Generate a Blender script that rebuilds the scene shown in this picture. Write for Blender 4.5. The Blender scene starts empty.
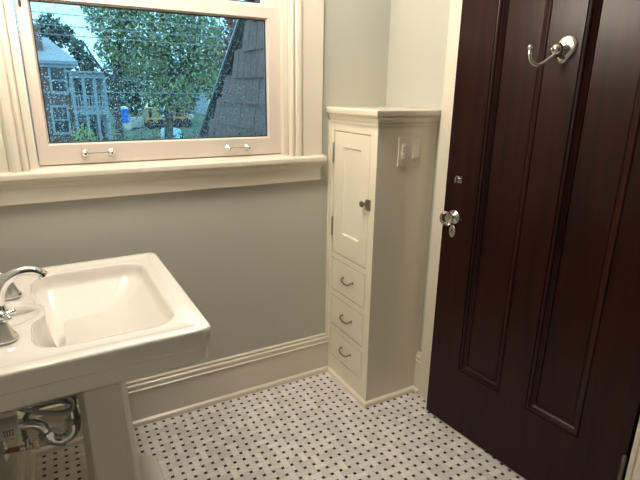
import bpy, bmesh, math, random
from mathutils import Vector, Matrix
random.seed(7)
C = bpy.context.scene.collection
S = bpy.context.scene
PI = math.pi

# ------------------------------------------------------------------ materials
def newmat(name):
    m = bpy.data.materials.new(name); m.use_nodes = True
    nt = m.node_tree
    return m, nt, nt.nodes['Principled BSDF']

def paint(name, col, rough=0.45, var=0.04, scale=14, bump=0.0, metal=0.0, coat=0.0, spec=0.5):
    """a painted / plain surface with slight procedural unevenness"""
    m, nt, b = newmat(name)
    tc = nt.nodes.new('ShaderNodeTexCoord'); nz = nt.nodes.new('ShaderNodeTexNoise')
    nz.inputs['Scale'].default_value = scale; nz.inputs['Detail'].default_value = 4
    nt.links.new(tc.outputs['Object'], nz.inputs['Vector'])
    mx = nt.nodes.new('ShaderNodeMix'); mx.data_type = 'RGBA'
    mx.inputs[6].default_value = (*[c*(1-var) for c in col], 1)
    mx.inputs[7].default_value = (*[min(1, c*(1+var)) for c in col], 1)
    nt.links.new(nz.outputs['Fac'], mx.inputs[0]); nt.links.new(mx.outputs[2], b.inputs['Base Color'])
    b.inputs['Roughness'].default_value = rough; b.inputs['Metallic'].default_value = metal
    b.inputs['Specular IOR Level'].default_value = spec
    if coat: b.inputs['Coat Weight'].default_value = coat; b.inputs['Coat Roughness'].default_value = 0.08
    if bump:
        bp = nt.nodes.new('ShaderNodeBump'); bp.inputs['Strength'].default_value = bump; bp.inputs['Distance'].default_value = 0.002
        n2 = nt.nodes.new('ShaderNodeTexNoise'); n2.inputs['Scale'].default_value = scale*20
        nt.links.new(tc.outputs['Object'], n2.inputs['Vector']); nt.links.new(n2.outputs['Fac'], bp.inputs['Height'])
        nt.links.new(bp.outputs[0], b.inputs['Normal'])
    return m

def wood(name, dark, light, rough, axis_scale, coat=0.0, bump=0.15, spec=0.36):
    m, nt, b = newmat(name)
    tc = nt.nodes.new('ShaderNodeTexCoord'); mp = nt.nodes.new('ShaderNodeMapping')
    mp.inputs['Scale'].default_value = axis_scale
    nz = nt.nodes.new('ShaderNodeTexNoise'); nz.inputs['Scale'].default_value = 3; nz.inputs['Detail'].default_value = 6
    nz.inputs['Distortion'].default_value = 0.6
    cr = nt.nodes.new('ShaderNodeValToRGB')
    cr.color_ramp.elements[0].position = 0.3; cr.color_ramp.elements[0].color = (*dark, 1)
    cr.color_ramp.elements[1].position = 0.72; cr.color_ramp.elements[1].color = (*light, 1)
    nt.links.new(tc.outputs['Object'], mp.inputs['Vector']); nt.links.new(mp.outputs[0], nz.inputs['Vector'])
    nt.links.new(nz.outputs['Fac'], cr.inputs[0]); nt.links.new(cr.outputs[0], b.inputs['Base Color'])
    b.inputs['Roughness'].default_value = rough; b.inputs['Specular IOR Level'].default_value = spec
    if coat: b.inputs['Coat Weight'].default_value = coat; b.inputs['Coat Roughness'].default_value = 0.25
    bp = nt.nodes.new('ShaderNodeBump'); bp.inputs['Strength'].default_value = bump; bp.inputs['Distance'].default_value = 0.001
    nt.links.new(nz.outputs['Fac'], bp.inputs['Height']); nt.links.new(bp.outputs[0], b.inputs['Normal'])
    return m

def metal(name, col, rough):
    return paint(name, col, rough=rough, var=0.03, scale=30, metal=1.0)

def emit(name, col, st):
    m, nt, b = newmat(name)
    b.inputs['Base Color'].default_value = (0.9, 0.88, 0.82, 1)
    b.inputs['Emission Color'].default_value = (*col, 1); b.inputs['Emission Strength'].default_value = st
    return m

def mosaic_floor():
    """marble basketweave: bricks two thirds wide, small black squares on a 38 mm lattice"""
    m, nt, b = newmat('marble_basketweave_mosaic')
    P = 0.0381
    def N(op, *a):
        n = nt.nodes.new('ShaderNodeMath'); n.operation = op
        for i, v in enumerate(a):
            if isinstance(v, (int, float)): n.inputs[i].default_value = v
            else: nt.links.new(v, n.inputs[i])
        return n.outputs[0]
    geo = nt.nodes.new('ShaderNodeNewGeometry'); sx = nt.nodes.new('ShaderNodeSeparateXYZ')
    nt.links.new(geo.outputs['Position'], sx.inputs[0])
    u = N('DIVIDE', sx.outputs[0], P); v = N('DIVIDE', sx.outputs[1], P)
    iu = N('FLOOR', u); iv = N('FLOOR', v)
    fu = N('SUBTRACT', N('SUBTRACT', u, iu), 0.5); fv = N('SUBTRACT', N('SUBTRACT', v, iv), 0.5)
    par = N('FLOORED_MODULO', N('ADD', iu, iv), 2.0)           # 0 = lying brick, 1 = standing brick
    inv = N('SUBTRACT', 1.0, par)
    a = N('ADD', N('MULTIPLY', fu, inv), N('MULTIPLY', fv, par))   # along the brick
    c = N('ADD', N('MULTIPLY', fv, inv), N('MULTIPLY', fu, par))   # across the brick
    aa = N('ABSOLUTE', a); ac = N('ABSOLUTE', c)
    nb = N('GREATER_THAN', ac, 1/3)                              # in the neighbouring brick's end
    sg = N('SIGN', c)
    idu = N('ADD', iu, N('MULTIPLY', N('MULTIPLY', nb, sg), par))
    idv = N('ADD', iv, N('MULTIPLY', N('MULTIPLY', nb, sg), inv))
    d1 = N('ABSOLUTE', N('SUBTRACT', ac, 1/3))
    d2 = N('ADD', N('ABSOLUTE', N('SUBTRACT', aa, 1/3)), N('MULTIPLY', N('SUBTRACT', 1.0, nb), 9.0))
    grout = N('LESS_THAN', N('MINIMUM', d1, d2), 0.015)
    dx = N('SUBTRACT', 0.5, N('ABSOLUTE', fu)); dy = N('SUBTRACT', 0.5, N('ABSOLUTE', fv))
    dot = N('LESS_THAN', N('MAXIMUM', dx, dy), 0.150)
    wn = nt.nodes.new('ShaderNodeTexWhiteNoise'); wn.noise_dimensions = '2D'
    cb = nt.nodes.new('ShaderNodeCombineXYZ'); nt.links.new(idu, cb.inputs[0]); nt.links.new(idv, cb.inputs[1])
    nt.links.new(cb.outputs[0], wn.inputs['Vector'])
    nz = nt.nodes.new('ShaderNodeTexNoise'); nz.inputs['Scale'].default_value = 22; nz.inputs['Detail'].default_value = 5
    nz.inputs['Distortion'].default_value = 1.2
    nt.links.new(geo.outputs['Position'], nz.inputs['Vector'])
    tone = N('ADD', N('MULTIPLY', wn.outputs['Value'], 0.55), N('MULTIPLY', nz.outputs['Fac'], 0.55))
    cr = nt.nodes.new('ShaderNodeValToRGB')
    cr.color_ramp.elements[0].position = 0.12; cr.color_ramp.elements[0].color = (0.56, 0.54, 0.525, 1)
    cr.color_ramp.elements[1].position = 0.85; cr.color_ramp.elements[1].color = (0.80, 0.78, 0.765, 1)
    nt.links.new(tone, cr.inputs[0])
    def mix(f, c1, col):
        x = nt.nodes.new('ShaderNodeMix'); x.data_type = 'RGBA'
        nt.links.new(f, x.inputs[0]); nt.links.new(c1, x.inputs[6]); x.inputs[7].default_value = (*col, 1)
        return x.outputs[2]
    col = mix(grout, cr.outputs[0], (0.42, 0.385, 0.34))
    col = mix(dot, col, (0.012, 0.011, 0.012))
    nt.links.new(col, b.inputs['Base Color'])
    b.inputs['Roughness'].default_value = 0.42; b.inputs['Specular IOR Level'].default_value = 0.35
    bp = nt.nodes.new('ShaderNodeBump'); bp.inputs['Strength'].default_value = 0.3; bp.inputs['Distance'].default_value = 0.001
    nt.links.new(N('SUBTRACT', 1.0, grout), bp.inputs['Height']); nt.links.new(bp.outputs[0], b.inputs['Normal'])
    return m

def pane_glass():
    m = bpy.data.materials.new('window_glass'); m.use_nodes = True; nt = m.node_tree; nt.nodes.clear()
    o = nt.nodes.new('ShaderNodeOutputMaterial'); t = nt.nodes.new('ShaderNodeBsdfTransparent'); g = nt.nodes.new('ShaderNodeBsdfGlossy')
    t.inputs[0].default_value = (0.93, 0.97, 0.98, 1); g.inputs['Roughness'].default_value = 0.02
    f = nt.nodes.new('ShaderNodeFresnel'); f.inputs[0].default_value = 1.45
    x = nt.nodes.new('ShaderNodeMixShader')
    nt.links.new(f.outputs[0], x.inputs[0]); nt.links.new(t.outputs[0], x.inputs[1]); nt.links.new(g.outputs[0], x.inputs[2])
    nt.links.new(x.outputs[0], o.inputs[0]); return m

def clear(name, ior, tint=(1, 1, 1)):
    m, nt, b = newmat(name)
    b.inputs['Base Color'].default_value = (*tint, 1); b.inputs['Transmission Weight'].default_value = 1.0
    b.inputs['IOR'].default_value = ior; b.inputs['Roughness'].default_value = 0.03; return m

def leafmat(name, c1, c2):
    m, nt, b = newmat(name)
    gi = nt.nodes.new('ShaderNodeNewGeometry'); cr = nt.nodes.new('ShaderNodeValToRGB')
    cr.color_ramp.elements[0].color = (*c1, 1); cr.color_ramp.elements[1].color = (*c2, 1)
    nt.links.new(gi.outputs['Random Per Island'], cr.inputs[0]); nt.links.new(cr.outputs[0], b.inputs['Base Color'])
    b.inputs['Roughness'].default_value = 0.6; return m

def brickmat():
    m, nt, b = newmat('red_brick')
    tc = nt.nodes.new('ShaderNodeTexCoord'); mp = nt.nodes.new('ShaderNodeMapping'); mp.inputs['Rotation'].default_value = (PI/2, 0, 0)
    bk = nt.nodes.new('ShaderNodeTexBrick'); bk.inputs['Scale'].default_value = 3.0
    bk.inputs['Color1'].default_value = (0.23, 0.105, 0.10, 1); bk.inputs['Color2'].default_value = (0.14, 0.07, 0.075, 1)
    bk.inputs['Mortar'].default_value = (0.30, 0.27, 0.27, 1)
    nt.links.new(tc.outputs['Object'], mp.inputs[0]); nt.links.new(mp.outputs[0], bk.inputs[0])
    nt.links.new(bk.outputs[0], b.inputs['Base Color']); b.inputs['Roughness'].default_value = 0.9; return m

M = dict(
    wall=paint('sage_wall_paint', (0.468, 0.473, 0.412), 0.6, 0.03, 3, 0.08),
    ceil=paint('white_ceiling_paint', (0.75, 0.74, 0.70), 0.8),
    trim=paint('cream_trim_paint', (0.69, 0.64, 0.545), 0.30, 0.015, 6),
    cab=paint('cream_cabinet_paint', (0.81, 0.75, 0.62), 0.12, 0.015, 6),
    gap=paint('shadow_gap_wood', (0.16, 0.12, 0.08), 0.8),
    sash=paint('primed_sash_paint', (0.62, 0.55, 0.49), 0.36, 0.015, 6),
    porc=paint('white_porcelain', (0.74, 0.71, 0.665), 0.11, 0.008, 4, coat=0.5),
    chrome=metal('polished_chrome', (0.78, 0.78, 0.79), 0.08),
    nickel=metal('satin_nickel', (0.66, 0.64, 0.61), 0.18),
    pewter=metal('dark_pewter', (0.34, 0.31, 0.28), 0.28),
    brass=metal('aged_brass', (0.20, 0.17, 0.13), 0.38),
    copper=metal('copper_pipe', (0.36, 0.20, 0.14), 0.4),
    hose=paint('braided_steel_hose', (0.38, 0.37, 0.35), 0.42, 0.3, 260, metal=0.6),
    plastic=paint('white_plastic', (0.80, 0.78, 0.73), 0.35, 0.01),
    ivory=paint('putty_plastic', (0.80, 0.73, 0.64), 0.3, 0.01),
    ink=paint('violet_ink', (0.12, 0.10, 0.17), 0.6),
    black=paint('black_rubber', (0.015, 0.015, 0.017), 0.6),
    spacer=paint('dark_glazing_gasket', (0.02, 0.022, 0.028), 0.5),
    door=wood('dark_mahogany', (0.009, 0.0021, 0.0016), (0.028, 0.0060, 0.0034), 0.28, (9, 9, 0.7), bump=0.06, spec=0.24),
    shingle=wood('weathered_shingle', (0.085, 0.054, 0.054), (0.23, 0.155, 0.15), 0.95, (60, 60, 2.0), bump=0.4, spec=0.08),
    rake=paint('shade_dark_board', (0.02, 0.02, 0.024), 0.95, spec=0.05),
    flash=metal('grey_metal_flashing', (0.45, 0.5, 0.55), 0.4),
    glass=pane_glass(), drop=clear('rain_water', 1.33), crystal=clear('clear_crystal', 1.5, (0.97, 0.95, 0.88)),
    floor=mosaic_floor(), unseen_dark=paint('dark_unseen_wall_paint', (0.10, 0.09, 0.085), 0.8),
    lamp=emit('lit_opal_globe', (1.0, 0.88, 0.74), 80.0),
    fill_lamp=emit('added_fill_dome', (1.0, 0.90, 0.78), 60.0),
    leaf=leafmat('green_leaves', (0.10, 0.14, 0.09), (0.40, 0.44, 0.22)),
    leafd=leafmat('deep_green_leaves', (0.05, 0.075, 0.07), (0.17, 0.22, 0.17)),
    leafr=leafmat('russet_leaves', (0.16, 0.05, 0.05), (0.36, 0.15, 0.13)),
    leafy=leafmat('lime_leaves', (0.16, 0.22, 0.03), (0.42, 0.48, 0.12)),
    bark=paint('grey_bark', (0.07, 0.06, 0.055), 0.9, 0.3, 8),
    brick=brickmat(), slate=paint('blue_grey_slate', (0.30, 0.33, 0.38), 0.6, 0.12, 6),
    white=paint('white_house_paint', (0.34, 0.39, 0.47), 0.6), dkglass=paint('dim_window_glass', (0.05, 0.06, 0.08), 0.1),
    grass=paint('wet_lawn', (0.07, 0.11, 0.06), 0.9, 0.35, 0.6), blue=paint('blue_plastic', (0.01, 0.16, 0.72), 0.4),
    cream=paint('pale_board', (0.6, 0.58, 0.55), 0.6), yellow=paint('machine_yellow', (0.62, 0.33, 0.06), 0.5),
    orange=paint('machine_orange', (0.52, 0.23, 0.10), 0.5), carblue=paint('pale_car_blue', (0.35, 0.62, 0.70), 0.3),
    wire=paint('grey_cable', (0.25, 0.26, 0.28), 0.7),
)

# ------------------------------------------------------------------ mesh helpers
def box(bm, x0, x1, y0, y1, z0, z1, bev=0.0, seg=2):
    vs = [bm.verts.new((x, y, z)) for x in (x0, x1) for y in (y0, y1) for z in (z0, z1)]
    f = [(0,1,3,2),(4,6,7,5),(0,4,5,1),(2,3,7,6),(0,2,6,4),(1,5,7,3)]
    fs = [bm.faces.new([vs[i] for i in q]) for q in f]
    if bev:
        es = list({e for g in fs for e in g.edges})
        bmesh.ops.bevel(bm, geom=es, offset=bev, segments=seg, profile=0.5, affect='EDGES')
def loft(bm, rings, closed=True, cap0=False, cap1=False, cyclic=False):
    R = [[bm.verts.new(p) for p in r] for r in rings]
    n = len(R[0])
    pairs = list(zip(R, R[1:])) + ([(R[-1], R[0])] if cyclic else [])
    for a, b in pairs:
        for i in range(n if closed else n-1):
            j = (i+1) % n
            try: bm.faces.new((a[i], a[j], b[j], b[i]))
            except ValueError: pass
    if cap0: bm.faces.new(list(reversed(R[0])))
    if cap1: bm.faces.new(R[-1])
    return R
def catmull(pts, k=6):
    P = [Vector(p) for p in pts]; out = []
    for i in range(len(P)-1):
        p0 = P[max(i-1,0)]; p1 = P[i]; p2 = P[i+1]; p3 = P[min(i+2,len(P)-1)]
        for s in range(k):
            t = s/k
            out.append(0.5*((2*p1)+(p2-p0)*t+(2*p0-5*p1+4*p2-p3)*t*t+(3*p1-p0-3*p2+p3)*t**3))
    out.append(P[-1]); return out
def tube(bm, pts, r, n=12, smooth=6, cap=True):
    P = catmull(pts, smooth) if smooth else [Vector(p) for p in pts]
    rings = []; up = None
    for i, p in enumerate(P):
        t = (P[min(i+1,len(P)-1)]-P[max(i-1,0)]).normalized()
        if up is None: up = t.orthogonal().normalized()
        up = (up - t*up.dot(t)).normalized(); sd = t.cross(up)
        rr = r(i/(len(P)-1)) if callable(r) else r
        rings.append([p + (up*math.cos(2*PI*k/n)+sd*math.sin(2*PI*k/n))*rr for k in range(n)])
    loft(bm, rings, True, cap, cap)
def lathe(bm, prof, origin=(0,0,0), axis=(0,0,1), n=24):
    """prof: (radius, height) pairs along the axis; closed at the ends"""
    ax = Vector(axis).normalized(); a = ax.orthogonal().normalized(); b = ax.cross(a); o = Vector(origin)
    rings = [[o + ax*h + (a*math.cos(2*PI*k/n)+b*math.sin(2*PI*k/n))*max(r,1e-4) for k in range(n)] for r, h in prof]
    loft(bm, rings, True, True, True)
def ball(bm, c, r, n=16, sq=(1,1,1)):
    prof = [(math.sin(PI*i/10), -math.cos(PI*i/10)) for i in range(11)]
    c = Vector(c)
    rings = [[Vector((c.x+r*sq[0]*max(a,1e-3)*math.cos(2*PI*k/n), c.y+r*sq[1]*max(a,1e-3)*math.sin(2*PI*k/n), c.z+r*sq[2]*h)) for k in range(n)] for a, h in prof]
    loft(bm, rings, True, True, True)
def extrude_profile(bm, prof, path):
    """prof: closed list of (out, z); path: list of (point xy, outward xy) mitre stations"""
    rings = [[(px+ox*o, py+oy*o, z) for o, z in prof] for (px, py), (ox, oy) in path]
    loft(bm, rings, True, True, True)

def obj(name, bm, mat, parent=None, smooth=False, base=None, angle=None):
    bmesh.ops.recalc_face_normals(bm, faces=bm.faces)
    me = bpy.data.meshes.new(name)
    if base is not None: bmesh.ops.translate(bm, verts=bm.verts, vec=-Vector(base))
    bm.to_mesh(me); bm.free()
    for m in (mat if isinstance(mat, (list, tuple)) else [mat]): me.materials.append(m)
    if smooth:
        for p in me.polygons: p.use_smooth = True
        try: me.set_sharp_from_angle(angle=math.radians(angle or 40))
        except Exception: pass
    o = bpy.data.objects.new(name, me); C.objects.link(o)
    if parent is not None: o.parent = parent
    elif base is not None: o.location = base
    return o
def tag(o, label=None, cat=None, group=None, kind=None):
    if label: o['label'] = label
    if cat: o['category'] = cat
    if group: o['group'] = group
    if kind: o['kind'] = kind
    return o
def empty(name, loc=(0,0,0), rz=0):
    o = bpy.data.objects.new(name, None); C.objects.link(o); o.location = loc; o.rotation_euler = (0,0,rz)
    o.empty_display_size = 0.05; return o
def thing(name, label, cat, loc=(0,0,0), rz=0, group=None):
    return tag(empty(name, loc, rz), label, cat, group)
def struct(o): o['kind'] = 'structure'; return o
B = bmesh.new

# ------------------------------------------------------------------ room shell
XL, XR, YW, YF, ZC = -1.357, 0.300, 0.388, -2.75, 2.45
bm = B(); box(bm, XL-0.12, 1.6, YF-0.1, YW+0.15, -0.12, 0.0); struct(obj('floor', bm, M['floor']))
bm = B(); box(bm, XL-0.12, 1.6, YF-0.1, YW+0.15, ZC, ZC+0.1); struct(obj('ceiling', bm, M['ceil']))
WX0, WX1, WZ0, WZ1 = -1.186, -0.212, 1.085, 2.05
bm = B()
box(bm, XL-0.12, WX0, YW, YW+0.15, 0, ZC); box(bm, WX1, XR+0.12, YW, YW+0.15, 0, ZC)
box(bm, WX0, WX1, YW, YW+0.15, 0, WZ0); box(bm, WX0, WX1, YW, YW+0.15, WZ1, ZC)
struct(obj('wall_back', bm, M['wall']))
bm = B(); box(bm, XL-0.12, XL, YF, YW, 0, ZC); struct(obj('wall_left', bm, M['wall']))
bm = B(); box(bm, XL-0.12, 1.6, YF-0.1, YF, 0, ZC); struct(obj('wall_front', bm, M['unseen_dark']))  # unseen wall, given this dark colour to cut bounced light
DY0, DY1, DZ = -0.9465, -0.1325, 2.03
bm = B()
box(bm, XR, XR+0.12, DY1, YW, 0, ZC); box(bm, XR, XR+0.12, YF, DY0, 0, ZC); box(bm, XR, XR+0.12, DY0, DY1, DZ, ZC)
struct(obj('wall_right', bm, M['wall']))
bm = B(); box(bm, 1.5, 1.6, YF, YW+0.15, 0, ZC); box(bm, XR+0.12, 1.5, YW, YW+0.15, 0, ZC)
struct(obj('wall_hall', bm, M['unseen_dark']))

# baseboards: flat board, moulded cap, round shoe
bprof = [(0,0),(0.034,0),(0.034,0.010),(0.031,0.018),(0.024,0.0235),(0.020,0.025),(0.020,0.162),(0.0240,0.163),(0.0240,0.167),(0.0205,0.1695),(0.0195,0.175),
         (0.0212,0.183),(0.0205,0.189),(0.016,0.193),(0.0115,0.1945),(0.0115,0.197),(0.0138,0.200),(0.013,0.205),(0.009,0.207),(0,0.207)]
bm = B(); extrude_profile(bm, bprof, [((XL+0.02, YW),(0,-1)), ((0.004, YW),(0,-1))])
struct(obj('baseboard_back', bm, M['trim'], smooth=True, angle=25))
bm = B(); extrude_profile(bm, bprof, [((XL, YF),(1,0)), ((XL, YW-0.001),(1,0))])
struct(obj('baseboard_left', bm, M['trim'], smooth=True, angle=25))
bm = B(); extrude_profile(bm, bprof, [((XR, -0.018),(-1,0)), ((XR, 0.021),(-1,0))])
struct(obj('baseboard_right', bm, M['trim'], smooth=True, angle=25))

# ------------------------------------------------------------------ window
win = struct(empty('window_1', (-0.697, YW, 1.1)))
wb = (-0.697, YW, 1.1)
# casing: (x measured from the outer edge inwards, y) profile, mitred around three sides
cprof = [(0,YW),(0,0.366),(0.093,0.366),(0.095,0.371),(0.0975,0.371),(0.100,0.363),(0.106,0.357),(0.116,0.354),(0.126,0.357),(0.131,0.363),
         (0.1325,0.371),(0.135,0.371),(0.137,0.362),(0.145,0.359),(0.150,0.361),(0.153,0.368),(0.153,YW+0.002)]
OX0, OX1, OZ = -1.343, -0.055, 2.20
bm = B()
rings = []
for cx, cz, sx_, sz_ in ((OX1, 1.105, -1, 0), (OX1, OZ, -1, -1), (OX0, OZ, 1, -1), (OX0, 1.105, 1, 0)):
    rings.append([(cx+sx_*a, y, cz+sz_*a) for a, y in cprof])
loft(bm, rings, True, True, True)
obj('window_casing', bm, M['trim'], win, True, wb, 25)
bm = B()
for xa, xb in ((-1.186, -1.162), (-0.231, -0.212)): box(bm, xa, xb, 0.386, 0.54, 1.085, 2.05)
box(bm, -1.186, -0.212, 0.386, 0.54, 2.03, 2.05); box(bm, -1.186, -0.212, 0.456, 0.57, 1.07, 1.118)
obj('window_jamb', bm, M['trim'], win, False, wb)
bm = B()
loft(bm, [[(x, y, z) for y, z in ((0.455,1.085),(0.340,1.085),(0.3355,1.0875),(0.334,1.096),(0.3355,1.1045),(0.340,1.108),(0.386,1.1135),(0.455,1.119))] for x in (-1.354, -0.046)], True, True, True)
obj('window_stool', bm, M['trim'], win, True, wb, 30)
aprof = [(0,1.000),(0.022,1.000),(0.022,1.052),(0.025,1.055),(0.026,1.060),(0.030,1.066),(0.037,1.073),(0.040,1.085),(0,1.085)]
bm = B(); loft(bm, [[(x-(0.022-o if x > -0.5 and o > 0.022 else 0), YW-o, z) for o, z in aprof] for x in (-1.354, -0.060)], True, True, True)
obj('window_apron', bm, M['trim'], win, True, wb, 30)
def sash(name, x0, x1, z0, z1, gx0, gx1, gz0, gz1, y0, y1):
    bm = B()
    def ring(a, b, c, d, y): return [(a,y,c),(b,y,c),(b,y,d),(a,y,d)]
    e = 0.006
    loft(bm, [ring(x0,x1,z0,z1,y1), ring(x0,x1,z0,z1,y0+0.002), ring(x0+.002,x1-.002,z0+.002,z1-.002,y0), ring(gx0-e,gx1+e,gz0-e,gz1+e,y0), ring(gx0-e+.002,gx1+e-.002,gz0-e+.002,gz1+e-.002,y0+0.004),
              ring(gx0,gx1,gz0,gz1,y0+0.014), ring(gx0,gx1,gz0,gz1,y1)], True, False, False, True)
    s = obj(name, bm, M['sash'], win, False, wb)
    bm = B(); ym = y0+0.016; k = 0.004
    loft(bm, [ring(gx0,gx1,gz0,gz1,ym), ring(gx0+k,gx1-k,gz0+k,gz1-k,ym), ring(gx0+k,gx1-k,gz0+k,gz1-k,ym+0.008), ring(gx0,gx1,gz0,gz1,ym+0.008)], True, False, False, True)
    obj('glazing_gasket', bm, M['spacer'], s)
    bpy.data.objects[s.name].children[-1].data.transform(Matrix.Translation(-Vector(wb)))
    bm = B(); box(bm, gx0, gx1, ym+0.003, ym+0.006, gz0, gz1)
    obj('window_pane', bm, M['glass'], s, False, wb)
    return s
low = sash('lower_sash', -1.1585, -0.2315, 1.1200, 1.704, -1.118, -0.287, 1.194, 1.656, 0.420, 0.455)
up = sash('upper_sash', -1.1615, -0.2315, 1.672, 2.03, -1.112, -0.292, 1.722, 1.985, 0.458, 0.493)
# sash lift handles: two rosettes, two posts and a bar
for x0, x1, z in ((-1.010, -0.921, 1.1573), (-0.4715, -0.3895, 1.1535)):
    bm = B()
    for x in (x0, x1):
        lathe(bm, [(0.0115,0),(0.0115,0.003),(0.009,0.005),(0.0055,0.008),(0.005,0.022),(0.007,0.025),(0.007,0.031),(0.004,0.034)], (x, 0.4205, z), (0,-1,0), 16)
    tube(bm, [(x0, 0.394, z), (x1, 0.394, z)], 0.0032, 8, 0)
    obj('sash_lift', bm, M['chrome'], win, True, wb, 35)
bm = B(); box(bm, -1.1485, -1.1405, 0.4145, 0.4205, 1.632, 1.70, 0.002)
tag(obj('sash_stop', bm, M['black'], win, False, wb), 'small dark catch set in the sash edge')

# rain on the outside of the lower pane
bm = B(); rd = random.Random(3)
for i in range(8000):
    x = rd.uniform(-1.113, -0.292); t = rd.random()**1.5; z = 1.199 + t*0.450
    r = rd.choice((0.0009, 0.0011, 0.0014, 0.0017, 0.0023)) * (1.15 if t < 0.5 else 0.8)
    rings = [[(x+r*a*math.cos(2*PI*k/7), 0.4425+r*0.75*h, z+r*a*1.1*math.sin(2*PI*k/7)) for k in range(7)] for a, h in ((1,0),(0.86,0.5),(0.5,0.87),(0.05,1))]
    loft(bm, rings, True, True, True)
tag(obj('raindrops', bm, M['drop'], None, True), 'beads of rain covering the outside of the lower window pane', 'raindrops', kind='stuff')

# ------------------------------------------------------------------ storage cabinet
cb = (0.15, 0.20, 0.0)
cab = thing('storage_cabinet', 'tall narrow cream built-in cabinet with one door above three drawers', 'cabinet', cb)
D = dict(door=(0.065, 0.351, 0.657, 1.2180))
DR = [(0.068, 0.351, 0.468, 0.626), (0.068, 0.351, 0.281, 0.435), (0.068, 0.351, 0.111, 0.250)]
bm = B()
box(bm, 0.022, 0.298, 0.020, 0.386, 0.0, 1.30)
def strip(y0, y1, z0, z1): box(bm, 0.0, 0.0225, y0, y1, z0, z1)
strip(0.020, 0.065, 0, 1.30); strip(0.3535, 0.386, 0, 1.30)
strip(0.065, 0.3535, 1.2195, 1.30); strip(0.065, 0.3535, 0.6285, 0.6545); strip(0.065, 0.3535, 0.4375, 0.4655)
box(bm, -0.011, 0.0005, 0.373, 0.387, 0.208, 1.262)
strip(0.065, 0.3535, 0.2525, 0.2785); strip(0.065, 0.3535, 0, 0.1085)
obj('body', bm, M['cab'], cab, False, cb)
kprof = [(0,1.255),(0.005,1.256),(0.0055,1.264),(0.002,1.2655),(0.0025,1.2685),(0.008,1.270),(0.009,1.276),(0.013,1.284),(0.018,1.289),(0.014,1.2905),(0.0145,1.293),(0.022,1.2945),(0.0235,1.299),(0.0235,1.314),(0.021,1.3185),(0,1.3185)]
bm = B(); extrude_profile(bm, kprof, [((0,0.386),(-1,0)), ((0,0.020),(-1,-1)), ((0.2985,0.020),(0,-1))])
box(bm, 0.0, 0.298, 0.020, 0.386, 1.300, 1.3185)
obj('crown', bm, M['cab'], cab, True, cb, 25)
sprof = [(0,0),(0.014,0),(0.014,0.011),(0.012,0.018),(0.006,0.023),(0,0.025)]
bm = B(); extrude_profile(bm, sprof, [((0,0.353),(-1,0)), ((0,0.020),(-1,-1)), ((0.279,0.020),(0,-1))])
obj('shoe_moulding', bm, M['cab'], cab, True, cb, 30)
# door with a sunk flat panel
y0, y1, z0, z1 = D['door']; g = 0.0022
bm = B()
def yz(a, b, c, d, x): return [(x,a,c),(x,b,c),(x,b,d),(x,a,d)]
loft(bm, [yz(y0+g,y1-g,z0+g,z1-g,0.021), yz(y0+g,y1-g,z0+g,z1-g,0.001), yz(y0+g+.001,y1-g-.001,z0+g+.001,z1-g-.001,0.0),
          yz(0.131,0.270,0.760,1.153,0.0), yz(0.1325,0.2685,0.7615,1.1515,0.004), yz(0.137,0.264,0.766,1.147,0.0065)], True, True, True)
cd = obj('door', bm, M['cab'], cab, False, cb)
bm = B()
box(bm, -0.010, 0.003, 0.048, 0.076, 0.918, 0.960, 0.002)
lathe(bm, [(0.0065,0),(0.0055,0.006),(0.0055,0.010),(0.011,0.013),(0.0135,0.018),(0.012,0.023),(0.006,0.0255)], (-0.003, 0.0840, 0.940), (-1,0,0), 18)
tube(bm, [(-0.012,0.084,0.94),(-0.012,0.070,0.943),(-0.009,0.058,0.945)], 0.0042, 8, 4)
obj('cupboard_latch', bm, M['pewter'], cd, True, cb, 40)
for zc in (1.122, 0.780):
    bm = B(); lathe(bm, [(0.002,-0.047),(0.004,-0.043),(0.004,-0.039),(0.0046,-0.038),(0.0046,0.038),(0.004,0.039),(0.004,0.043),(0.002,0.047)], (-0.003,0.3515,zc), (0,0,1), 12)
    box(bm, -0.0008, 0.002, 0.3475, 0.3565, zc-0.038, zc+0.038)
    obj('hinge', bm, M['pewter'], cd, True, cb, 40)
for (a, b, c, d), zc in zip(DR, (0.548, 0.357, 0.184)):
    bm = B(); box(bm, 0.0003, 0.021, a+g, b-g, c+g, d-g, 0.0012, 1)
    dr = obj('drawer', bm, M['cab'], cab, False, cb)
    bm = B()
    yc = 0.202
    tube(bm, [(-0.001,yc+0.040,zc+0.008),(-0.012,yc+0.039,zc+0.007),(-0.018,yc+0.030,zc-0.001),(-0.020,yc+0.012,zc-0.006),(-0.020,yc-0.012,zc-0.006),(-0.018,yc-0.030,zc-0.001),(-0.012,yc-0.039,zc+0.007),(-0.001,yc-0.040,zc+0.008)],
         lambda t: 0.0030+0.0014*math.sin(PI*t), 10, 5)
    for s in (1, -1): lathe(bm, [(0.0065,0),(0.0065,0.002),(0.0045,0.004)], (0.0, yc+s*0.040, zc+0.008), (-1,0,0), 14)
    obj('drawer_pull', bm, M['pewter'], dr, True, cb, 40)

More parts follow.
